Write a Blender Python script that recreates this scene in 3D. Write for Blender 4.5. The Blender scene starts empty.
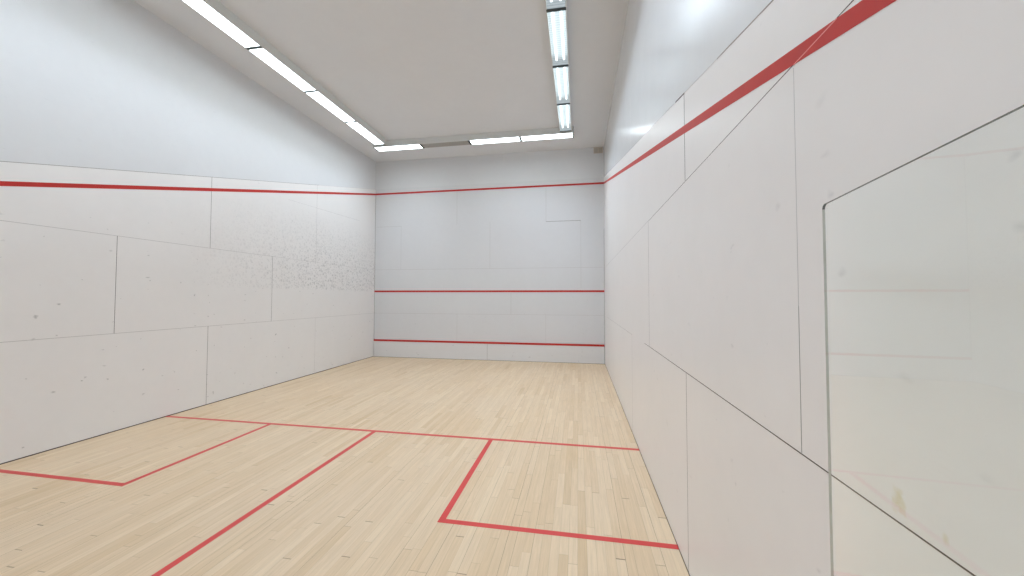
import bpy, bmesh, math, random
from mathutils import Matrix, Vector
random.seed(7)
D = bpy.data
SC = bpy.context.scene
COL = SC.collection

# ------------------------------------------------------------------ the court
W = 6.302            # width (x: 0 left wall .. W right wall)
BACK = 10.20         # back wall inner face (distance from the front wall)
H = 5.50             # ceiling
OUT_F, OUT_SLOPE = 4.576, 0.2502     # out line centre at the front wall, drop per metre
LIP_F, LIP_SLOPE = 4.722, 0.2390     # top edge of the wall boards
LW = 0.025           # half width of the painted lines


def P(x, d, z):      # d = distance from the front wall
    return Vector((x, -d, z))


# ------------------------------------------------------------------ materials
def new_mat(name):
    m = D.materials.new(name)
    m.use_nodes = True
    nt = m.node_tree
    nt.nodes.clear()
    out = nt.nodes.new('ShaderNodeOutputMaterial')
    return m, nt, out


def N(nt, kind, **kw):
    n = nt.nodes.new(kind)
    for k, v in kw.items():
        if k == 'inp':
            for i, val in v.items():
                n.inputs[i].default_value = val
        else:
            setattr(n, k, v)
    return n


def math_n(nt, op, a, b=None, c=None, clamp=False):
    n = nt.nodes.new('ShaderNodeMath')
    n.operation = op
    n.use_clamp = clamp
    for i, v in enumerate((a, b, c)):
        if v is None:
            continue
        if isinstance(v, (int, float)):
            n.inputs[i].default_value = v
        else:
            nt.links.new(v, n.inputs[i])
    return n.outputs[0]


def mix_col(nt, fac, a, b, mode='MIX'):
    n = nt.nodes.new('ShaderNodeMix')
    n.data_type = 'RGBA'
    n.blend_type = mode
    for s, v in ((n.inputs[0], fac), (n.inputs[6], a), (n.inputs[7], b)):
        if isinstance(v, (int, float)):
            s.default_value = v
        elif isinstance(v, tuple):
            s.default_value = v if len(v) == 4 else (*v, 1)
        else:
            nt.links.new(v, s)
    return n.outputs[2]


def simple(name, col, rough=0.5, spec=0.5, metallic=0.0, noise=0.0, nscale=6.0):
    m, nt, out = new_mat(name)
    b = N(nt, 'ShaderNodeBsdfPrincipled')
    b.inputs['Roughness'].default_value = rough
    b.inputs['Specular IOR Level'].default_value = spec
    b.inputs['Metallic'].default_value = metallic
    if noise:
        tc = N(nt, 'ShaderNodeTexCoord')
        nz = N(nt, 'ShaderNodeTexNoise', inp={'Scale': nscale, 'Detail': 4.0})
        nt.links.new(tc.outputs['Object'], nz.inputs['Vector'])
        f = math_n(nt, 'MULTIPLY_ADD', nz.outputs[0], 2 * noise, 1 - noise)
        c = N(nt, 'ShaderNodeCombineColor')
        for i in range(3):
            nt.links.new(math_n(nt, 'MULTIPLY', f, col[i]), c.inputs[i])
        nt.links.new(c.outputs[0], b.inputs['Base Color'])
    else:
        b.inputs['Base Color'].default_value = (*col, 1)
    nt.links.new(b.outputs[0], out.inputs[0])
    return m


def scuff_layer(nt, vec, scale, size, density, seed, stretch=(1, 1, 1)):
    """irregular ball marks: one random spot in some of the cells of a grid"""
    mp = N(nt, 'ShaderNodeMapping')
    mp.inputs['Location'].default_value = (seed * 3.17, seed * 1.31, seed * 2.23)
    mp.inputs['Scale'].default_value = stretch
    nt.links.new(vec, mp.inputs[0])
    nz = N(nt, 'ShaderNodeTexNoise', inp={'Scale': scale * 3.0, 'Detail': 2.0})
    nt.links.new(mp.outputs[0], nz.inputs['Vector'])
    mv = N(nt, 'ShaderNodeVectorMath', operation='MULTIPLY_ADD')
    nt.links.new(nz.outputs['Color'], mv.inputs[0])
    mv.inputs[1].default_value = (0.35 / scale,) * 3
    nt.links.new(mp.outputs[0], mv.inputs[2])
    vo = N(nt, 'ShaderNodeTexVoronoi', voronoi_dimensions='2D', inp={'Scale': scale})
    nt.links.new(mv.outputs[0], vo.inputs['Vector'])
    sep = N(nt, 'ShaderNodeSeparateColor')
    nt.links.new(vo.outputs['Color'], sep.inputs[0])
    # keep some of the cells only; their spots differ in size and darkness
    on = math_n(nt, 'LESS_THAN', sep.outputs[0], density)
    rad = math_n(nt, 'MULTIPLY_ADD', sep.outputs[1], size * 0.7, size * 0.4)
    s = math_n(nt, 'SUBTRACT', 1.0, math_n(nt, 'DIVIDE', vo.outputs['Distance'], rad), clamp=True)
    s = math_n(nt, 'MULTIPLY', math_n(nt, 'MULTIPLY', s, on), math_n(nt, 'MULTIPLY_ADD', sep.outputs[2], 0.8, 0.3))
    return s


def smooth_band(nt, v, lo0, lo1, hi0, hi1):
    a = N(nt, 'ShaderNodeMapRange', inp={'From Min': lo0, 'From Max': lo1})
    b = N(nt, 'ShaderNodeMapRange', inp={'From Min': hi0, 'From Max': hi1, 'To Min': 1.0, 'To Max': 0.0})
    nt.links.new(v, a.inputs[0])
    nt.links.new(v, b.inputs[0])
    return math_n(nt, 'MULTIPLY', a.outputs[0], b.outputs[0])


def wall_paint(name, col, rough, spec, marks=0.5, speckle=False, streak=0.0, stain=None, heavy=None):
    m, nt, out = new_mat(name)
    b = N(nt, 'ShaderNodeBsdfPrincipled')
    b.inputs['Specular IOR Level'].default_value = spec
    tc = N(nt, 'ShaderNodeTexCoord')
    vec = tc.outputs['Object']
    sx = N(nt, 'ShaderNodeSeparateXYZ')
    nt.links.new(vec, sx.inputs[0])
    # faint blotches of repainting
    nz = N(nt, 'ShaderNodeTexNoise', inp={'Scale': 1.3, 'Detail': 5.0, 'Roughness': 0.6})
    nt.links.new(vec, nz.inputs['Vector'])
    nz2 = N(nt, 'ShaderNodeTexNoise', inp={'Scale': 9.0, 'Detail': 3.0})
    nt.links.new(vec, nz2.inputs['Vector'])
    f = math_n(nt, 'MULTIPLY_ADD', nz.outputs[0], 0.06, 0.97)
    f = math_n(nt, 'MULTIPLY', f, math_n(nt, 'MULTIPLY_ADD', nz2.outputs[0], 0.03, 0.985))
    c = N(nt, 'ShaderNodeCombineColor')
    for i in range(3):
        nt.links.new(math_n(nt, 'MULTIPLY', f, col[i]), c.inputs[i])
    color = c.outputs[0]
    flat = N(nt, 'ShaderNodeCombineXYZ')          # position along the wall and height
    nt.links.new(math_n(nt, 'ADD', sx.outputs[0], sx.outputs[1]), flat.inputs[0])
    nt.links.new(sx.outputs[2], flat.inputs[1])
    if marks:
        s1 = scuff_layer(nt, flat.outputs[0], 3.0, 0.055, 0.45, 1.0, (1, 1.3, 1))
        s2 = scuff_layer(nt, flat.outputs[0], 6.5, 0.11, 0.10, 2.0, (0.7, 1.4, 1))
        low = N(nt, 'ShaderNodeMapRange', inp={'From Min': 1.6, 'From Max': 3.0, 'To Min': 1.0, 'To Max': 0.25})
        nt.links.new(sx.outputs[2], low.inputs[0])
        s = math_n(nt, 'MULTIPLY', math_n(nt, 'MAXIMUM', s1, s2), low.outputs[0])
        s = math_n(nt, 'MULTIPLY', s, marks, clamp=True)
        color = mix_col(nt, s, color, (0.10, 0.10, 0.11))
    if speckle:
        # the dense field of ball marks in the front half of the wall, above the repainted boards
        d = math_n(nt, 'MULTIPLY', sx.outputs[1], -1.0)
        mk = math_n(nt, 'MULTIPLY', smooth_band(nt, sx.outputs[2], 1.80, 1.86, 2.3, 3.6),
                    smooth_band(nt, d, -1.0, -0.5, 2.4, 5.4))
        s3 = scuff_layer(nt, flat.outputs[0], 15.0, 0.52, 0.70, 3.0)
        s4 = scuff_layer(nt, flat.outputs[0], 26.0, 0.55, 0.6, 4.0)
        s = math_n(nt, 'MULTIPLY', math_n(nt, 'MAXIMUM', s3, s4), mk)
        s = math_n(nt, 'MULTIPLY', s, 0.62, clamp=True)
        color = mix_col(nt, s, color, (0.26, 0.26, 0.28))
    if heavy:
        # grey ball marks low on the boards
        mk = math_n(nt, 'MULTIPLY', smooth_band(nt, sx.outputs[2], heavy[2], heavy[2] + .02, heavy[3] - .2, heavy[3]),
                    smooth_band(nt, sx.outputs[0], heavy[0], heavy[0] + .8, heavy[1], heavy[1] + .4))
        s = math_n(nt, 'MULTIPLY', scuff_layer(nt, flat.outputs[0], 9.0, 0.25, 0.25, 6.0, (1, 1.6, 1)), mk)
        color = mix_col(nt, math_n(nt, 'MULTIPLY', s, 0.7, clamp=True), color, (0.16, 0.16, 0.17))
    if stain:
        for (yy, zz, ry, rz, cc, a) in stain:
            dy = math_n(nt, 'DIVIDE', math_n(nt, 'SUBTRACT', sx.outputs[1], yy), ry)
            dz = math_n(nt, 'DIVIDE', math_n(nt, 'SUBTRACT', sx.outputs[2], zz), rz)
            r = math_n(nt, 'SQRT', math_n(nt, 'ADD', math_n(nt, 'MULTIPLY', dy, dy), math_n(nt, 'MULTIPLY', dz, dz)))
            nn = N(nt, 'ShaderNodeTexNoise', inp={'Scale': 60.0, 'Detail': 2.0})
            nt.links.new(vec, nn.inputs['Vector'])
            r = math_n(nt, 'ADD', r, math_n(nt, 'MULTIPLY_ADD', nn.outputs[0], 1.6, -0.8))
            s = math_n(nt, 'MULTIPLY', math_n(nt, 'SUBTRACT', 1.0, r, clamp=True), a, clamp=True)
            color = mix_col(nt, s, color, cc)
    nt.links.new(color, b.inputs['Base Color'])
    rn = N(nt, 'ShaderNodeTexNoise', inp={'Scale': 3.0, 'Detail': 3.0})
    nt.links.new(vec, rn.inputs['Vector'])
    nt.links.new(math_n(nt, 'MULTIPLY_ADD', rn.outputs[0], 0.06, rough - 0.03), b.inputs['Roughness'])
    bm_ = N(nt, 'ShaderNodeBump', inp={'Strength': 0.10, 'Distance': 0.002})
    mp = N(nt, 'ShaderNodeMapping')
    mp.inputs['Scale'].default_value = (30, 30, 1.2) if streak else (14, 14, 14)
    nt.links.new(vec, mp.inputs[0])
    bn = N(nt, 'ShaderNodeTexNoise', inp={'Scale': 1.0, 'Detail': 4.0})
    nt.links.new(mp.outputs[0], bn.inputs['Vector'])
    nt.links.new(bn.outputs[0], bm_.inputs['Height'])
    if streak:
        bm_.inputs['Strength'].default_value = streak
    nt.links.new(bm_.outputs[0], b.inputs['Normal'])
    nt.links.new(b.outputs[0], out.inputs[0])
    return m


def maple_floor():
    m, nt, out = new_mat('maple_floor_strips')
    b = N(nt, 'ShaderNodeBsdfPrincipled')
    tc = N(nt, 'ShaderNodeTexCoord')
    vec = tc.outputs['Object']
    sx = N(nt, 'ShaderNodeSeparateXYZ')
    nt.links.new(vec, sx.inputs[0])
    wd = 0.0600
    u = math_n(nt, 'DIVIDE', sx.outputs[0], wd)
    row = math_n(nt, 'FLOOR', u)
    fu = math_n(nt, 'FRACT', u)
    wn = N(nt, 'ShaderNodeTexWhiteNoise', noise_dimensions='1D')
    nt.links.new(row, wn.inputs['W'])
    ln = 0.95
    v = math_n(nt, 'ADD', math_n(nt, 'DIVIDE', sx.outputs[1], ln), math_n(nt, 'MULTIPLY', wn.outputs[0], 9.0))
    # boards of unequal length
    v = math_n(nt, 'ADD', v, math_n(nt, 'MULTIPLY', math_n(nt, 'SINE', math_n(nt, 'MULTIPLY', v, 2.3)), 0.28))
    seg = math_n(nt, 'FLOOR', v)
    fv = math_n(nt, 'FRACT', v)
    cv = N(nt, 'ShaderNodeCombineXYZ')
    nt.links.new(row, cv.inputs[0])
    nt.links.new(seg, cv.inputs[1])
    w2 = N(nt, 'ShaderNodeTexWhiteNoise', noise_dimensions='3D')
    nt.links.new(cv.outputs[0], w2.inputs['Vector'])
    sc = N(nt, 'ShaderNodeSeparateColor')
    nt.links.new(w2.outputs['Color'], sc.inputs[0])
    ramp = N(nt, 'ShaderNodeValToRGB')
    e = ramp.color_ramp.elements
    e[0].position, e[0].color = 0.0, (0.587, 0.426, 0.260, 1)
    e[1].position, e[1].color = 1.0, (0.696, 0.542, 0.370, 1)
    for pos, c in ((0.12, (0.629, 0.466, 0.298, 1)), (0.45, (0.649, 0.488, 0.320, 1)), (0.8, (0.669, 0.513, 0.345, 1))):
        q = e.new(pos)
        q.color = c
    nt.links.new(sc.outputs[0], ramp.inputs[0])
    color = ramp.outputs[0]
    # grain along the board
    mp = N(nt, 'ShaderNodeMapping')
    mp.inputs['Scale'].default_value = (70, 3.0, 1)
    nt.links.new(vec, mp.inputs[0])
    ofs = N(nt, 'ShaderNodeVectorMath', operation='MULTIPLY_ADD')
    nt.links.new(w2.outputs['Color'], ofs.inputs[0])
    ofs.inputs[1].default_value = (40, 40, 40)
    nt.links.new(mp.outputs[0], ofs.inputs[2])
    g = N(nt, 'ShaderNodeTexNoise', inp={'Scale': 1.0, 'Detail': 5.0, 'Roughness': 0.65, 'Distortion': 0.6})
    nt.links.new(ofs.outputs[0], g.inputs['Vector'])
    gr = N(nt, 'ShaderNodeMapRange', inp={'From Min': 0.35, 'From Max': 0.75, 'To Min': 1.05, 'To Max': 0.88})
    nt.links.new(g.outputs[0], gr.inputs[0])
    # worn, greyer patches in the middle of the court
    big = N(nt, 'ShaderNodeTexNoise', inp={'Scale': 0.9, 'Detail': 3.0})
    nt.links.new(vec, big.inputs['Vector'])
    bg = N(nt, 'ShaderNodeMapRange', inp={'From Min': 0.35, 'From Max': 0.7, 'To Min': 0.0, 'To Max': 0.45})
    nt.links.new(big.outputs[0], bg.inputs[0])
    color = mix_col(nt, bg.outputs[0], color, (0.655, 0.514, 0.370))
    # seams between boards, some open and dark, most tight
    edge = math_n(nt, 'MINIMUM', fu, math_n(nt, 'SUBTRACT', 1.0, fu))
    w3 = N(nt, 'ShaderNodeTexWhiteNoise', noise_dimensions='1D')
    nt.links.new(math_n(nt, 'ADD', math_n(nt, 'FLOOR', math_n(nt, 'ADD', u, 0.5)), 31.7), w3.inputs['W'])
    sn = N(nt, 'ShaderNodeTexNoise', inp={'Scale': 1.2, 'Detail': 2.0})
    nt.links.new(vec, sn.inputs['Vector'])
    st = math_n(nt, 'MULTIPLY', math_n(nt, 'POWER', w3.outputs[0], 2.5), math_n(nt, 'MULTIPLY_ADD', sn.outputs[0], 1.4, -0.05), clamp=True)
    st = math_n(nt, 'MULTIPLY_ADD', st, 0.80, 0.16)
    near = math_n(nt, 'LESS_THAN', edge, 0.022)
    s1 = math_n(nt, 'MULTIPLY', near, st)
    ev = math_n(nt, 'MINIMUM', fv, math_n(nt, 'SUBTRACT', 1.0, fv))
    s2 = math_n(nt, 'MULTIPLY', math_n(nt, 'LESS_THAN', ev, 0.0022), math_n(nt, 'MULTIPLY_ADD', sc.outputs[2], 0.75, 0.05))
    seam = math_n(nt, 'MAXIMUM', s1, s2)
    gm = N(nt, 'ShaderNodeVectorMath', operation='SCALE')
    nt.links.new(color, gm.inputs[0])
    nt.links.new(gr.outputs[0], gm.inputs['Scale'])
    color = mix_col(nt, seam, gm.outputs[0], (0.130, 0.085, 0.055))
    nt.links.new(color, b.inputs['Base Color'])
    rr = N(nt, 'ShaderNodeTexNoise', inp={'Scale': 5.0, 'Detail': 3.0})
    nt.links.new(vec, rr.inputs['Vector'])
    nt.links.new(math_n(nt, 'MULTIPLY_ADD', rr.outputs[0], 0.15, 0.42), b.inputs['Roughness'])
    b.inputs['Specular IOR Level'].default_value = 0.30
    bp = N(nt, 'ShaderNodeBump', inp={'Strength': 0.25, 'Distance': 0.001})
    nt.links.new(math_n(nt, 'SUBTRACT', 1.0, seam), bp.inputs['Height'])
    nt.links.new(bp.outputs[0], b.inputs['Normal'])
    nt.links.new(b.outputs[0], out.inputs[0])
    return m


def lens_mat(name, strength, clear, tint=(0.86, 0.96, 1.0)):
    """ribbed plastic lens of a lit lamp: partly see-through, glowing from the tubes behind it"""
    m, nt, out = new_mat(name)
    tc = N(nt, 'ShaderNodeTexCoord')
    sx = N(nt, 'ShaderNodeSeparateXYZ')
    nt.links.new(tc.outputs['Object'], sx.inputs[0])
    rib = math_n(nt, 'SINE', math_n(nt, 'MULTIPLY', sx.outputs[1], 2 * math.pi / 0.045))
    em = N(nt, 'ShaderNodeEmission')
    em.inputs['Color'].default_value = (*tint, 1)
    nt.links.new(math_n(nt, 'MULTIPLY_ADD', rib, strength * 0.13, strength), em.inputs['Strength'])
    tr = N(nt, 'ShaderNodeBsdfTransparent')
    tr.inputs[0].default_value = (0.95, 0.98, 1.0, 1)
    mx = N(nt, 'ShaderNodeMixShader')
    mx.inputs[0].default_value = 1 - clear
    nt.links.new(tr.outputs[0], mx.inputs[1])
    nt.links.new(em.outputs[0], mx.inputs[2])
    nt.links.new(mx.outputs[0], out.inputs[0])
    return m


def emit_mat(name, col, s):
    m, nt, out = new_mat(name)
    em = N(nt, 'ShaderNodeEmission')
    em.inputs['Color'].default_value = (*col, 1)
    em.inputs['Strength'].default_value = s
    nt.links.new(em.outputs[0], out.inputs[0])
    return m


def glass_mat():
    m, nt, out = new_mat('clear_greenish_glass')
    tr = N(nt, 'ShaderNodeBsdfTransparent')
    tr.inputs[0].default_value = (0.955, 0.967, 0.960, 1)
    gl = N(nt, 'ShaderNodeBsdfGlossy')
    gl.inputs['Roughness'].default_value = 0.0
    lw = N(nt, 'ShaderNodeLayerWeight')
    lw.inputs[0].default_value = 0.5
    f5 = math_n(nt, 'POWER', lw.outputs['Facing'], 5.0)
    fac = math_n(nt, 'MULTIPLY_ADD', f5, 0.80, 0.030, clamp=True)
    gc = N(nt, 'ShaderNodeCombineColor')
    for k in range(3):
        nt.links.new(fac, gc.inputs[k])
    nt.links.new(gc.outputs[0], gl.inputs[0])
    mx = N(nt, 'ShaderNodeAddShader')
    nt.links.new(tr.outputs[0], mx.inputs[0])
    nt.links.new(gl.outputs[0], mx.inputs[1])
    nt.links.new(mx.outputs[0], out.inputs[0])
    return m


WHITE_UP = (0.716, 0.730, 0.750)  # same paint as the boards, darkened and cooled to offset lamp light up there
WHITE_LO = (0.822, 0.812, 0.810)  # lightened to lift the dimmer lower walls
M = {}
M['left_board'] = wall_paint('white_boards_left', WHITE_LO, 0.50, 0.35, marks=0.60, speckle=True)
M['left_upper'] = wall_paint('white_plaster_left', WHITE_UP, 0.55, 0.30, marks=0.25)
M['right_board'] = wall_paint('white_boards_right', (0.825, 0.803, 0.796), 0.34, 0.50, marks=0.20,
                              stain=[(-8.993, 1.252, 0.020, 0.030, (0.64, 0.54, 0.24), 0.65),
                                     (-9.096, 1.238, 0.008, 0.012, (0.62, 0.54, 0.30), 0.6)])
M['right_upper'] = wall_paint('glossy_white_plaster_right', WHITE_UP, 0.22, 0.85, marks=0.0, streak=0.12)
M['front_board'] = wall_paint('white_boards_front', (0.690, 0.696, 0.716), 0.50, 0.35, marks=0.2)
M['front_upper'] = wall_paint('white_plaster_front', WHITE_UP, 0.5, 0.35, marks=0.0)
M['tin_board'] = wall_paint('white_tin_board', (0.730, 0.730, 0.742), 0.5, 0.35, marks=0.7, heavy=(3.0, 5.6, 0.02, 0.36))
M['back'] = wall_paint('white_back_wall', WHITE_LO, 0.55, 0.3, marks=0.2)
M['ceiling'] = wall_paint('off_white_ceiling', (0.735, 0.748, 0.770), 0.8, 0.15, marks=0.0)
M['seam_dark'] = simple('dark_board_seam', (0.100, 0.080, 0.075), 0.8, 0.1)
M['seam_mid'] = simple('grey_board_seam', (0.270, 0.255, 0.250), 0.8, 0.1)
M['seam_faint'] = simple('filled_board_seam', (0.560, 0.550, 0.550), 0.8, 0.1)
M['seam_lip'] = simple('beige_board_lip', (0.330, 0.300, 0.270), 0.7, 0.2)
M['red_wall'] = simple('red_wall_paint', (0.505, 0.036, 0.030), 0.45, 0.26, noise=0.08, nscale=12)
M['red_floor'] = simple('red_floor_paint', (0.600, 0.058, 0.052), 0.42, 0.3, noise=0.10, nscale=14)
M['red_worn'] = simple('pale_red_crack', (0.80, 0.30, 0.28), 0.5, 0.3)
M['floor'] = maple_floor()
M['metal'] = simple('white_enamel_steel', (0.700, 0.720, 0.715), 0.45, 0.4)
M['gap'] = simple('dark_grey_plastic', (0.060, 0.075, 0.080), 0.6, 0.2)
M['lens_bright'] = lens_mat('bright_lamp_lens', 8.4, 0.25)  # same lens seen from the side; its glare put into a stronger glow
M['lens_clear'] = lens_mat('ribbed_clear_lamp_lens', 0.60, 0.45)
M['lens_off'] = simple('unlit_grey_lamp_lens', (0.330, 0.315, 0.290), 0.35, 0.5)
M['tube'] = emit_mat('lit_fluorescent_tube', (0.86, 0.97, 1.0), 12.0)
M['tube_off'] = simple('unlit_fluorescent_tube', (0.6, 0.6, 0.58), 0.3, 0.5)
M['glass'] = glass_mat()
M['glass_edge'] = simple('grey_green_glass_edge', (0.470, 0.485, 0.450), 0.3, 0.5)
M['glass_top'] = simple('dark_glass_edge', (0.085, 0.090, 0.085), 0.25, 0.5)  # darkness from refraction inside the glass, put into the edge colour
M['steel'] = simple('brushed_steel', (0.55, 0.55, 0.55), 0.35, 0.5, metallic=1.0)
M['vent'] = simple('tan_vent_metal', (0.640, 0.575, 0.500), 0.6, 0.3)
M['vent_in'] = simple('vent_recess', (0.520, 0.480, 0.430), 0.8, 0.1)


# ------------------------------------------------------------------ mesh helpers
def box(bm, lo, hi, mi=0):
    xs, ys, zs = zip(lo, hi)
    v = [bm.verts.new((x, y, z)) for x in (lo[0], hi[0]) for y in (lo[1], hi[1]) for z in (lo[2], hi[2])]
    for f in ((0, 1, 3, 2), (4, 6, 7, 5), (0, 4, 5, 1), (2, 3, 7, 6), (0, 2, 6, 4), (1, 5, 7, 3)):
        bm.faces.new([v[i] for i in f]).material_index = mi


def prism(bm, pts, off, mi=0):
    """polygon swept by the vector off"""
    a = [bm.verts.new(p) for p in pts]
    b = [bm.verts.new(Vector(p) + Vector(off)) for p in pts]
    n = len(pts)
    bm.faces.new(a).material_index = mi
    bm.faces.new(list(reversed(b))).material_index = mi
    for i in range(n):
        j = (i + 1) % n
        bm.faces.new((a[j], a[i], b[i], b[j])).material_index = mi


def tube_y(bm, x, z, y0, y1, r, n=12, mi=0):
    rings = []
    for y in (y0, y1):
        rings.append([bm.verts.new((x + r * math.cos(2 * math.pi * k / n), y, z + r * math.sin(2 * math.pi * k / n))) for k in range(n)])
    for k in range(n):
        f = bm.faces.new((rings[0][k], rings[0][(k + 1) % n], rings[1][(k + 1) % n], rings[1][k]))
        f.material_index = mi
        f.smooth = True
    bm.faces.new(rings[0]).material_index = mi
    bm.faces.new(list(reversed(rings[1]))).material_index = mi


def obj(name, bm, mats, parent=None, bevel=0.0):
    bmesh.ops.recalc_face_normals(bm, faces=bm.faces)
    me = D.meshes.new(name)
    bm.to_mesh(me)
    bm.free()
    for m in (mats if isinstance(mats, (list, tuple)) else [mats]):
        me.materials.append(m)
    o = D.objects.new(name, me)
    COL.objects.link(o)
    if parent:
        o.parent = parent
    if bevel:
        b = o.modifiers.new('bevel', 'BEVEL')
        b.width = bevel
        b.segments = 2
        b.limit_method = 'ANGLE'
    return o


def structure(o):
    o['kind'] = 'structure'
    return o


def thing(name, label, cat, loc, rotz=0.0, group=None):
    o = D.objects.new(name, None)
    COL.objects.link(o)
    o.empty_display_size = 0.1
    o.location = loc
    o.rotation_euler = (0, 0, rotz)
    o['label'] = label
    o['category'] = cat
    if group:
        o['group'] = group
    return o


# ------------------------------------------------------------------ walls
def wall_side(name, x, out, mats, seams, corner_gap=True):
    """side wall: boards below the sloping lip, plaster above, board seams set into the face.
    seams: (d0, z0, d1, z1, width, material slot)"""
    bm = bmesh.new()
    zl = lambda d: LIP_F - LIP_SLOPE * d
    # sub-floor edge to lip, lip to ceiling
    prism(bm, [P(x, -0.1, -0.05), P(x, BACK + .1, -0.05), P(x, BACK + .1, zl(BACK + .1)), P(x, -0.1, zl(-0.1))], (out * 0.12, 0, 0), 0)
    prism(bm, [P(x, -0.1, zl(-0.1)), P(x, BACK + .1, zl(BACK + .1)), P(x, BACK + .1, H + .1), P(x, -0.1, H + .1)], (out * 0.12, 0, 0), 1)
    for (d0, z0, d1, z1, w, mi) in seams:
        a, b = Vector((0, -d0, z0)), Vector((0, -d1, z1))
        t = (b - a).normalized()
        n = Vector((0, -t.z, t.y)) * (w / 2)
        q = [a - n, b - n, b + n, a + n]
        prism(bm, [(x - out * 0.0006, p.y, p.z) for p in q], (out * 0.002, 0, 0), mi)
    return structure(obj(name, bm, mats))


def zl(d):
    return LIP_F - LIP_SLOPE * d


DK, MD, FT, LP = 2, 3, 4, 5
B1, B2, B3 = 1.213, 2.426, 3.64
left_seams = [
    (0, zl(0) - .002, 2.4, zl(2.4) - .002, 0.004, FT), (2.4, zl(2.4) - .002, 10.2, zl(10.2) - .002, 0.005, MD),
    (0, B1, 3.67, B1, 0.005, FT), (3.67, B1, 10.2, B1, 0.006, FT),
    (0.0, B2, 3.6, B2, 0.004, FT), (3.6, B2, 10.2, B2, 0.0055, FT),
    (0.8, B3 + .03, 2.5, B3 - .02, 0.0045, FT), (2.5, B3 - .02, 3.3, B3 - .04, 0.003, FT),
    (4.915, B2, 4.915, zl(4.915), 0.006, MD), (6.138, B1, 6.138, B2, 0.0065, MD),
    (4.915, 0, 4.915, B1, 0.006, MD), (3.670, B1, 3.670, B2, 0.006, MD),
    (2.460, B2, 2.460, zl(2.46), 0.006, FT), (2.450, 0, 2.450, B1, 0.004, FT), (7.36, B2, 7.36, zl(7.36), 0.006, MD),
    (7.36, 0, 7.36, B1, 0.006, MD), (8.58, B1, 8.58, B2, 0.006, MD),
    (0, 0.005, 10.2, 0.005, 0.012, DK),
]
right_seams = [
    (2.0, zl(2.0) - .002, 7.22, zl(7.22) - .002, 0.004, FT), (7.22, zl(7.22) - .002, 7.44, zl(7.44) - .002, 0.008, DK),
    (7.44, zl(7.44) - .002, 8.0, zl(8.0) - .002, 0.004, FT), (8.0, zl(8.0) - .002, 10.2, zl(10.2) - .002, 0.0055, LP),
    (0.5, B2 - .02, 6.2, 2.395, 0.0035, FT), (6.2, 2.392, 10.2, 2.388, 0.0024, DK),
    (0.9, B1, 5.0, B1, 0.004, FT), (5.9, B1, 6.25, B1, 0.004, MD), (6.25, B1, 10.2, 1.207, 0.0034, DK),
    (7.43, 2.395, 7.43, zl(7.43), 0.006, DK), (6.16, B1, 6.16, 2.395, 0.004, MD), (7.40, 0, 7.40, B1, 0.0045, MD),
    (8.642, B1, 8.642, 1.65, 0.0020, MD), (8.642, 1.65, 8.642, 2.38, 0.0020, FT), (4.97, 0, 4.97, B1, 0.005, FT),
    (4.97, zl(4.97), 4.97, 4.2, 0.006, FT),
    (0, 0.004, 10.2, 0.004, 0.009, DK),
]
smats = [M['seam_dark'], M['seam_mid'], M['seam_faint'], M['seam_lip']]
wl = wall_side('wall_left', 0.0, -1, [M['left_board'], M['left_upper']] + smats, left_seams)
wr = wall_side('wall_right', W, 1, [M['right_board'], M['right_upper']] + smats, right_seams)

bm = bmesh.new()
box(bm, (0, 0, -0.05), (W, 0.12, LIP_F), 0)
box(bm, (0, 0, LIP_F), (W, 0.12, H + .1), 1)
for (x0, z0, x1, z1, w, mi) in [
        (0, B1, 2.4, B1, .007, FT), (2.4, B1, W, B1, .006, FT), (0, 2.43, W, 2.43, .007, FT), (0, 3.64, .8, 3.64, .008, FT),
        (4.83, 3.64, 5.72, 3.64, .010, MD), (5.72, 1.9, 5.72, 3.64, .006, FT), (4.83, 3.64, 4.83, 4.55, .008, FT),
        (2.41, 3.64, 2.41, 4.55, .008, FT), (0.79, 2.43, 0.79, 3.64, .006, FT), (3.335, 2.43, 3.335, 3.68, .007, FT),
        (3.907, B1, 3.907, 1.8, .008, FT), (2.43, 0.5, 2.43, B1, .006, FT), (4.82, .5, 4.82, B1, .005, FT),
        (0.006, 0, 0.006, .50, .014, DK), (0.005, .5, 0.005, 4.6, .008, MD), (W - .006, 0, W - .006, .46, .010, DK), (W - .004, .46, W - .004, 3.4, .006, MD)]:
    a, b = Vector((x0, 0, z0)), Vector((x1, 0, z1))
    t = (b - a).normalized()
    n = Vector((-t.z, 0, t.x)) * (w / 2)
    prism(bm, [(p.x, -0.0006, p.z) for p in (a - n, b - n, b + n, a + n)], (0, 0.002, 0), mi)
wf = structure(obj('wall_front', bm, [M['front_board'], M['front_upper']] + smats))

bm = bmesh.new()
box(bm, (0, -BACK - .12, -0.05), (W, -BACK, H + .1))
structure(obj('wall_back', bm, M['back']))
bm = bmesh.new()
box(bm, (0, -BACK, -0.06), (W, 0, 0.0))
fl = structure(obj('floor', bm, M['floor']))
bm = bmesh.new()
box(bm, (0, -BACK, H), (W, 0, H + .1))
structure(obj('ceiling', bm, M['ceiling']))

# ------------------------------------------------------------------ painted lines (they belong to floor and walls)
T = 0.0012


def floor_line(name, rects, label):
    bm = bmesh.new()
    for pts in rects:
        prism(bm, [P(x, d, T) for x, d in pts], (0, 0, -0.004))
    o = obj(name, bm, M['red_floor'], fl)
    o['label'] = label
    return o


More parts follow.
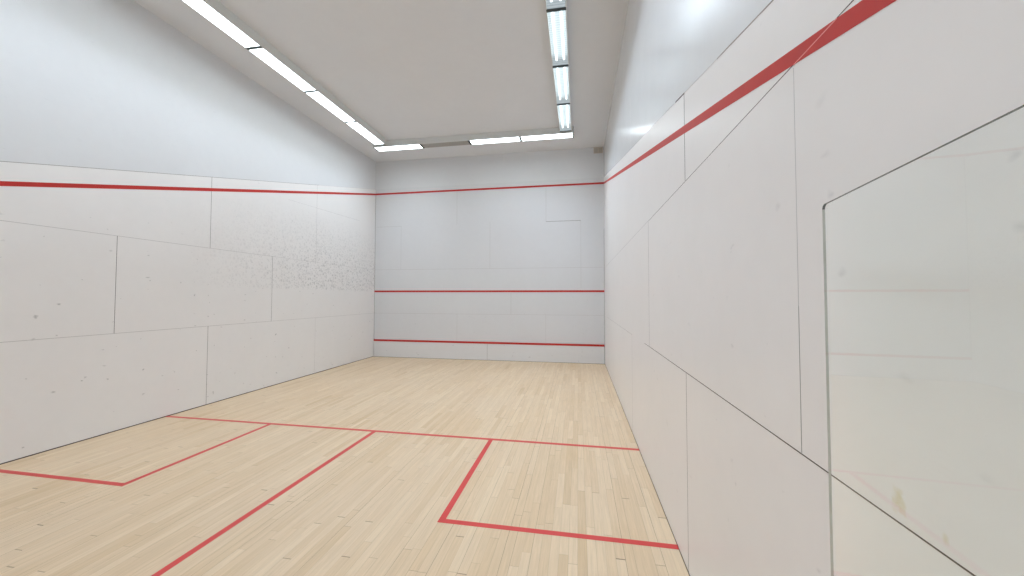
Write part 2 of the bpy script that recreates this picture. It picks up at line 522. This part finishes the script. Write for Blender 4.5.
SL = 5.486
BX, BD = 1.666, 1.666          # centre lines of the service box strips
floor_line('short_line', [[(0, SL - LW), (W, SL - LW), (W, SL + LW), (0, SL + LW)]], 'red short line across the whole floor')
floor_line('half_court_line', [[(W / 2 - LW, SL + LW), (W / 2 + LW, SL + LW), (W / 2 + LW, BACK), (W / 2 - LW, BACK)]],
           'red half court line running towards the back wall')
e, i = BX + LW, BX - LW
floor_line('service_box_line', [[(i, SL + LW), (e, SL + LW), (e, SL + e), (i, SL + i)], [(0, SL + i), (i, SL + i), (e, SL + e), (0, SL + e)]],
           'red L-shaped line of the left service box')
floor_line('service_box_line', [[(W - e, SL + LW), (W - i, SL + LW), (W - i, SL + i), (W - e, SL + e)],
                                [(W - i, SL + i), (W, SL + i), (W, SL + e), (W - e, SL + e)]],
           'red L-shaped line of the right service box')


def out_z(d):
    return OUT_F - OUT_SLOPE * d


for (par, x, s, lab) in ((wl, 0, 1, 'red out line sloping down the left wall'), (wr, W, -1, 'red out line sloping down the right wall')):
    bm = bmesh.new()
    prism(bm, [P(x + s * T, d, out_z(d) + k) for d, k in ((0, -LW), (BACK, -LW), (BACK, LW), (0, LW))], (-s * 0.003, 0, 0))
    if x:
        # the board seam shows as a pale crack where it crosses the paint
        dc = lambda k: (OUT_F + k - 2.388) / OUT_SLOPE
        d0, d1 = dc(-LW), dc(LW)
        prism(bm, [P(x + s * (T + .0006), d, z) for d, z in ((d0, 2.3855), (d1, 2.3855), (d1, 2.3890), (d0, 2.3890))], (-s * 0.001, 0, 0), 1)
    o = obj('out_line', bm, [M['red_wall'], M['red_worn']], par)
    o['label'] = lab
for (nm, z, lab) in (('out_line', OUT_F, 'red out line high on the front wall'), ('service_line', 1.823, 'red service line across the front wall')):
    bm = bmesh.new()
    prism(bm, [(0, -T, z - LW), (W, -T, z - LW), (W, -T, z + LW), (0, -T, z + LW)], (0, 0.003, 0))
    o = obj(nm, bm, M['red_wall'], wf)
    o['label'] = lab

# ------------------------------------------------------------------ the tin
tin = thing('tin', 'white low tin board with red top strip along the foot of the front wall', 'tin', (W / 2, 0, 0))
hw = W / 2
bm = bmesh.new()
box(bm, (-hw + .012, -0.024, 0.006), (hw - .010, -0.0008, 0.434), 0)
box(bm, (3.275 - hw - .003, -0.0246, 0.006), (3.275 - hw + .003, -0.02, 0.434), 1)
o = obj('board', bm, [M['tin_board'], M['seam_mid']], tin)
bm = bmesh.new()
box(bm, (-hw + .012, -0.030, 0.434), (hw - .010, -0.0008, 0.484))
o = obj('top_strip', bm, M['red_wall'], tin, bevel=0.004)
o['label'] = 'red painted top strip'
bm = bmesh.new()
box(bm, (-hw + .012, -0.026, 0.0), (hw - .010, -0.002, 0.006))
o = obj('bottom_gap_seal', bm, M['seam_dark'], tin)
o['label'] = 'dark strip between tin and floor'

# ------------------------------------------------------------------ ceiling lights
FL, FW, FH = 1.2185, 0.262, 0.150     # length, width, height


def make_light(lens, tube, lit, label, loc, rotz, group, power=1.0, spread=122.0):
    t = thing('fluorescent_ceiling_light', label, 'ceiling light', loc, rotz, group)
    w, l = FW / 2, FL / 2
    bm = bmesh.new()                  # steel tray open below, with turned-in flanges
    th = 0.004
    box(bm, (-w, -l, -th), (w, l, 0))
    for s in (-1, 1):
        box(bm, (min(s * w, s * (w - th)), -l, -FH), (max(s * w, s * (w - th)), l, -th))
        box(bm, (min(s * (w - th), s * (w - .012)), -l, -FH), (max(s * (w - th), s * (w - .012)), l, -FH + .003))
    box(bm, (-.045, -l + .03, -.05), (.045, l - .03, -th))       # ballast channel
    obj('housing', bm, M['metal'], t)
    for s in (-1, 1):                 # end plates, dark in the joint between two lights
        bm = bmesh.new()
        box(bm, (-w + .005, min(s * l, s * (l - .026)), -FH - .002), (w - .005, max(s * l, s * (l - .026)), -th))
        obj('end_plate', bm, M['gap'], t)
    for s in (-1, 1):
        bm = bmesh.new()
        tube_y(bm, s * 0.058, -0.085, -l + .075, l - .075, 0.015)
        obj('tube', bm, M[tube], t)
    for s in (-1, 1):
        for q in (-1, 1):             # lamp holders
            bm = bmesh.new()
            box(bm, (q * .058 - .018, min(s * (l - .075), s * (l - .030)), -.110), (q * .058 + .018, max(s * (l - .075), s * (l - .030)), -.05))
            obj('lamp_holder', bm, M['gap'], t)
    bm = bmesh.new()
    box(bm, (-w + .005, -l + .0265, -FH + .0035), (w - .005, l - .0265, -FH + .0065))
    obj('diffuser', bm, M[lens], t)
    if lit:
        ld = D.lights.new('lamp_light', 'AREA')
        ld.shape = 'RECTANGLE'
        ld.size, ld.size_y = FW - .03, FL - .06
        ld.energy = LAMP_W * power
        ld.color = LAMP_C
        ld.spread = math.radians(spread)
        lo = D.objects.new('lamp_light', ld)
        COL.objects.link(lo)
        lo.parent = t
        lo.location = (0, 0, -FH + .001)
    return t


def dup(root, label, loc, rotz):
    r = root.copy()
    COL.objects.link(r)
    r.location, r.rotation_euler = loc, (0, 0, rotz)
    r['label'] = label
    for ch in list(root.children):
        c = ch.copy()
        COL.objects.link(c)
        c.parent = r
    return r


LAMP_W, LAMP_C = 7.4, (0.840, 0.970, 1.115)
PITCH = 1.220
XL, XR = 0.945, 5.385
left_lab = ['lit strip light of the left ceiling row, nearest the front wall', 'lit strip light second from the front in the left ceiling row',
            'lit strip light third from the front in the left ceiling row', 'lit strip light cut by the top edge of the photo in the left ceiling row']
right_lab = ['ribbed clear two-tube light of the right ceiling row, touching the front row', 'ribbed clear two-tube light second from the front in the right ceiling row',
             'ribbed clear two-tube light third from the front in the right ceiling row', 'ribbed clear two-tube light cut by the top edge in the right ceiling row']
protoL = protoR = None
for k in range(7):
    d = 1.488 + PITCH * (k + .5)
    ll = left_lab[k] if k < 4 else 'white strip light in the left row above and behind the viewer'
    rl = right_lab[k] if k < 4 else 'white strip light in the right row above and behind the viewer'
    if k == 0:
        protoL = make_light('lens_bright', 'tube', True, ll, P(XL, d, H), 0, 'left row of ceiling lights')
        protoR = make_light('lens_clear', 'tube', True, rl, P(XR, d - .035, H), 0, 'right row of ceiling lights', 1.75, 116.5)
    else:
        dup(protoL, ll, P(XL, d, H), 0)
        dup(protoR, rl, P(XR, d - .035, H), 0)
FX = [1.294, 2.513, 3.732, 4.951]
front_lab = ['lit strip light at the left end of the front ceiling row', 'unlit grey strip light in the front ceiling row',
             'lit strip light right of the unlit one in the front ceiling row', 'lit strip light at the right end of the front ceiling row']
for k, x in enumerate(FX):
    loc = P(x, 1.222, H)
    if k == 1:
        make_light('lens_off', 'tube_off', False, front_lab[k], loc, math.pi / 2, 'front row of ceiling lights')
    else:
        t = dup(protoL, front_lab[k], loc, math.pi / 2)
        t['group'] = 'front row of ceiling lights'

# ------------------------------------------------------------------ glass door standing open by the right wall
ang = math.radians(2.95)
GL, GH, GT = 1.27, 1.908, 0.0060
RISE = 0.048         # the top edge rises a little towards the hinges
gd = thing('glass_door', 'frameless clear glass door standing open against the right wall', 'glass door', P(6.256, 8.853, 0), 0)
gd.rotation_euler = (0, 0, -ang)
bm = bmesh.new()
r = 0.012
pts = [(0, 0.012), (0, GH - r)] + [(r - r * math.cos(a), GH - r + r * math.sin(a)) for a in [math.radians(q) for q in (15, 30, 45, 60, 75)]] + [(r, GH), (GL, GH + RISE * GL), (GL, 0.012)]
a = [bm.verts.new((-GT / 2, -u, z)) for u, z in pts]
b = [bm.verts.new((GT / 2, -u, z)) for u, z in pts]
bm.faces.new(a).material_index = 0
bm.faces.new(list(reversed(b))).material_index = 0
n = len(pts)
for k in range(n):
    j = (k + 1) % n
    f = bm.faces.new((a[j], a[k], b[k], b[j]))
    z0, z1 = pts[k][1], pts[j][1]
    f.material_index = 1 if (k == 0 or k == n - 2) else 2
gp = obj('glass_pane', bm, [M['glass'], M['glass_edge'], M['glass_top']], gd)
for z in (0.25, 1.62):
    bm = bmesh.new()
    box(bm, (-.020, -GL - .03, z - .05), (.020, -GL + .07, z + .05))
    obj('hinge', bm, M['steel'], gd, bevel=.004)

# ------------------------------------------------------------------ little plate high in the front right corner
vt = thing('air_vent', 'small tan vent plate with two square openings high in the front right corner', 'vent', (6.165, 0, 5.423))
bm = bmesh.new()
fw_, fh_ = 0.115, 0.075
for (x0, x1, z0, z1) in ((-fw_, fw_, fh_ - .014, fh_), (-fw_, fw_, -fh_, -fh_ + .014), (-fw_, -fw_ + .014, -fh_, fh_), (fw_ - .014, fw_, -fh_, fh_), (-.007, .007, -fh_, fh_)):
    box(bm, (x0, -.014, z0), (x1, -.001, z1))
obj('frame', bm, M['vent'], vt)
bm = bmesh.new()
box(bm, (-fw_ + .014, -.005, -fh_ + .014), (fw_ - .014, -.001, fh_ - .014))
obj('mesh_screen', bm, M['vent_in'], vt)

# ------------------------------------------------------------------ camera, world, view
cam = D.cameras.new('camera')
co = D.objects.new('camera', cam)
COL.objects.link(co)
yaw, pit, rol, fpx, ppx, ppy = -0.181, 0.031, 0.002, 382.869, 508.144, 285.037
CAMFIX = None
fwd = Vector((math.sin(yaw) * math.cos(pit), math.cos(yaw) * math.cos(pit), math.sin(pit)))
r0 = Vector((math.cos(yaw), -math.sin(yaw), 0))
u0 = r0.cross(fwd)
rt = r0 * math.cos(rol) + u0 * math.sin(rol)
up = -r0 * math.sin(rol) + u0 * math.cos(rol)
mat = Matrix((rt, up, -fwd)).transposed().to_4x4()
mat.translation = P(5.649, 9.935, 1.675)
co.matrix_world = mat
cam.sensor_width = 36.0
cam.lens = fpx / 1024 * 36.0
cam.shift_x = (512 - ppx) / 1024
cam.shift_y = (ppy - 288) / 1024
cam.clip_start = 0.02
SC.camera = co

w = D.worlds.new('world')
SC.world = w
w.use_nodes = True
w.node_tree.nodes['Background'].inputs[0].default_value = (0.9, 0.95, 1.0, 1)
w.node_tree.nodes['Background'].inputs[1].default_value = 0.3
SC.view_settings.view_transform = 'Standard'
SC.view_settings.look = 'None'
SC.view_settings.exposure = 0.05
SC.view_settings.gamma = 1.0
SC.view_settings.use_curve_mapping = False
SC.cycles.max_bounces = 12
SC.cycles.diffuse_bounces = 8
SC.cycles.transparent_max_bounces = 16
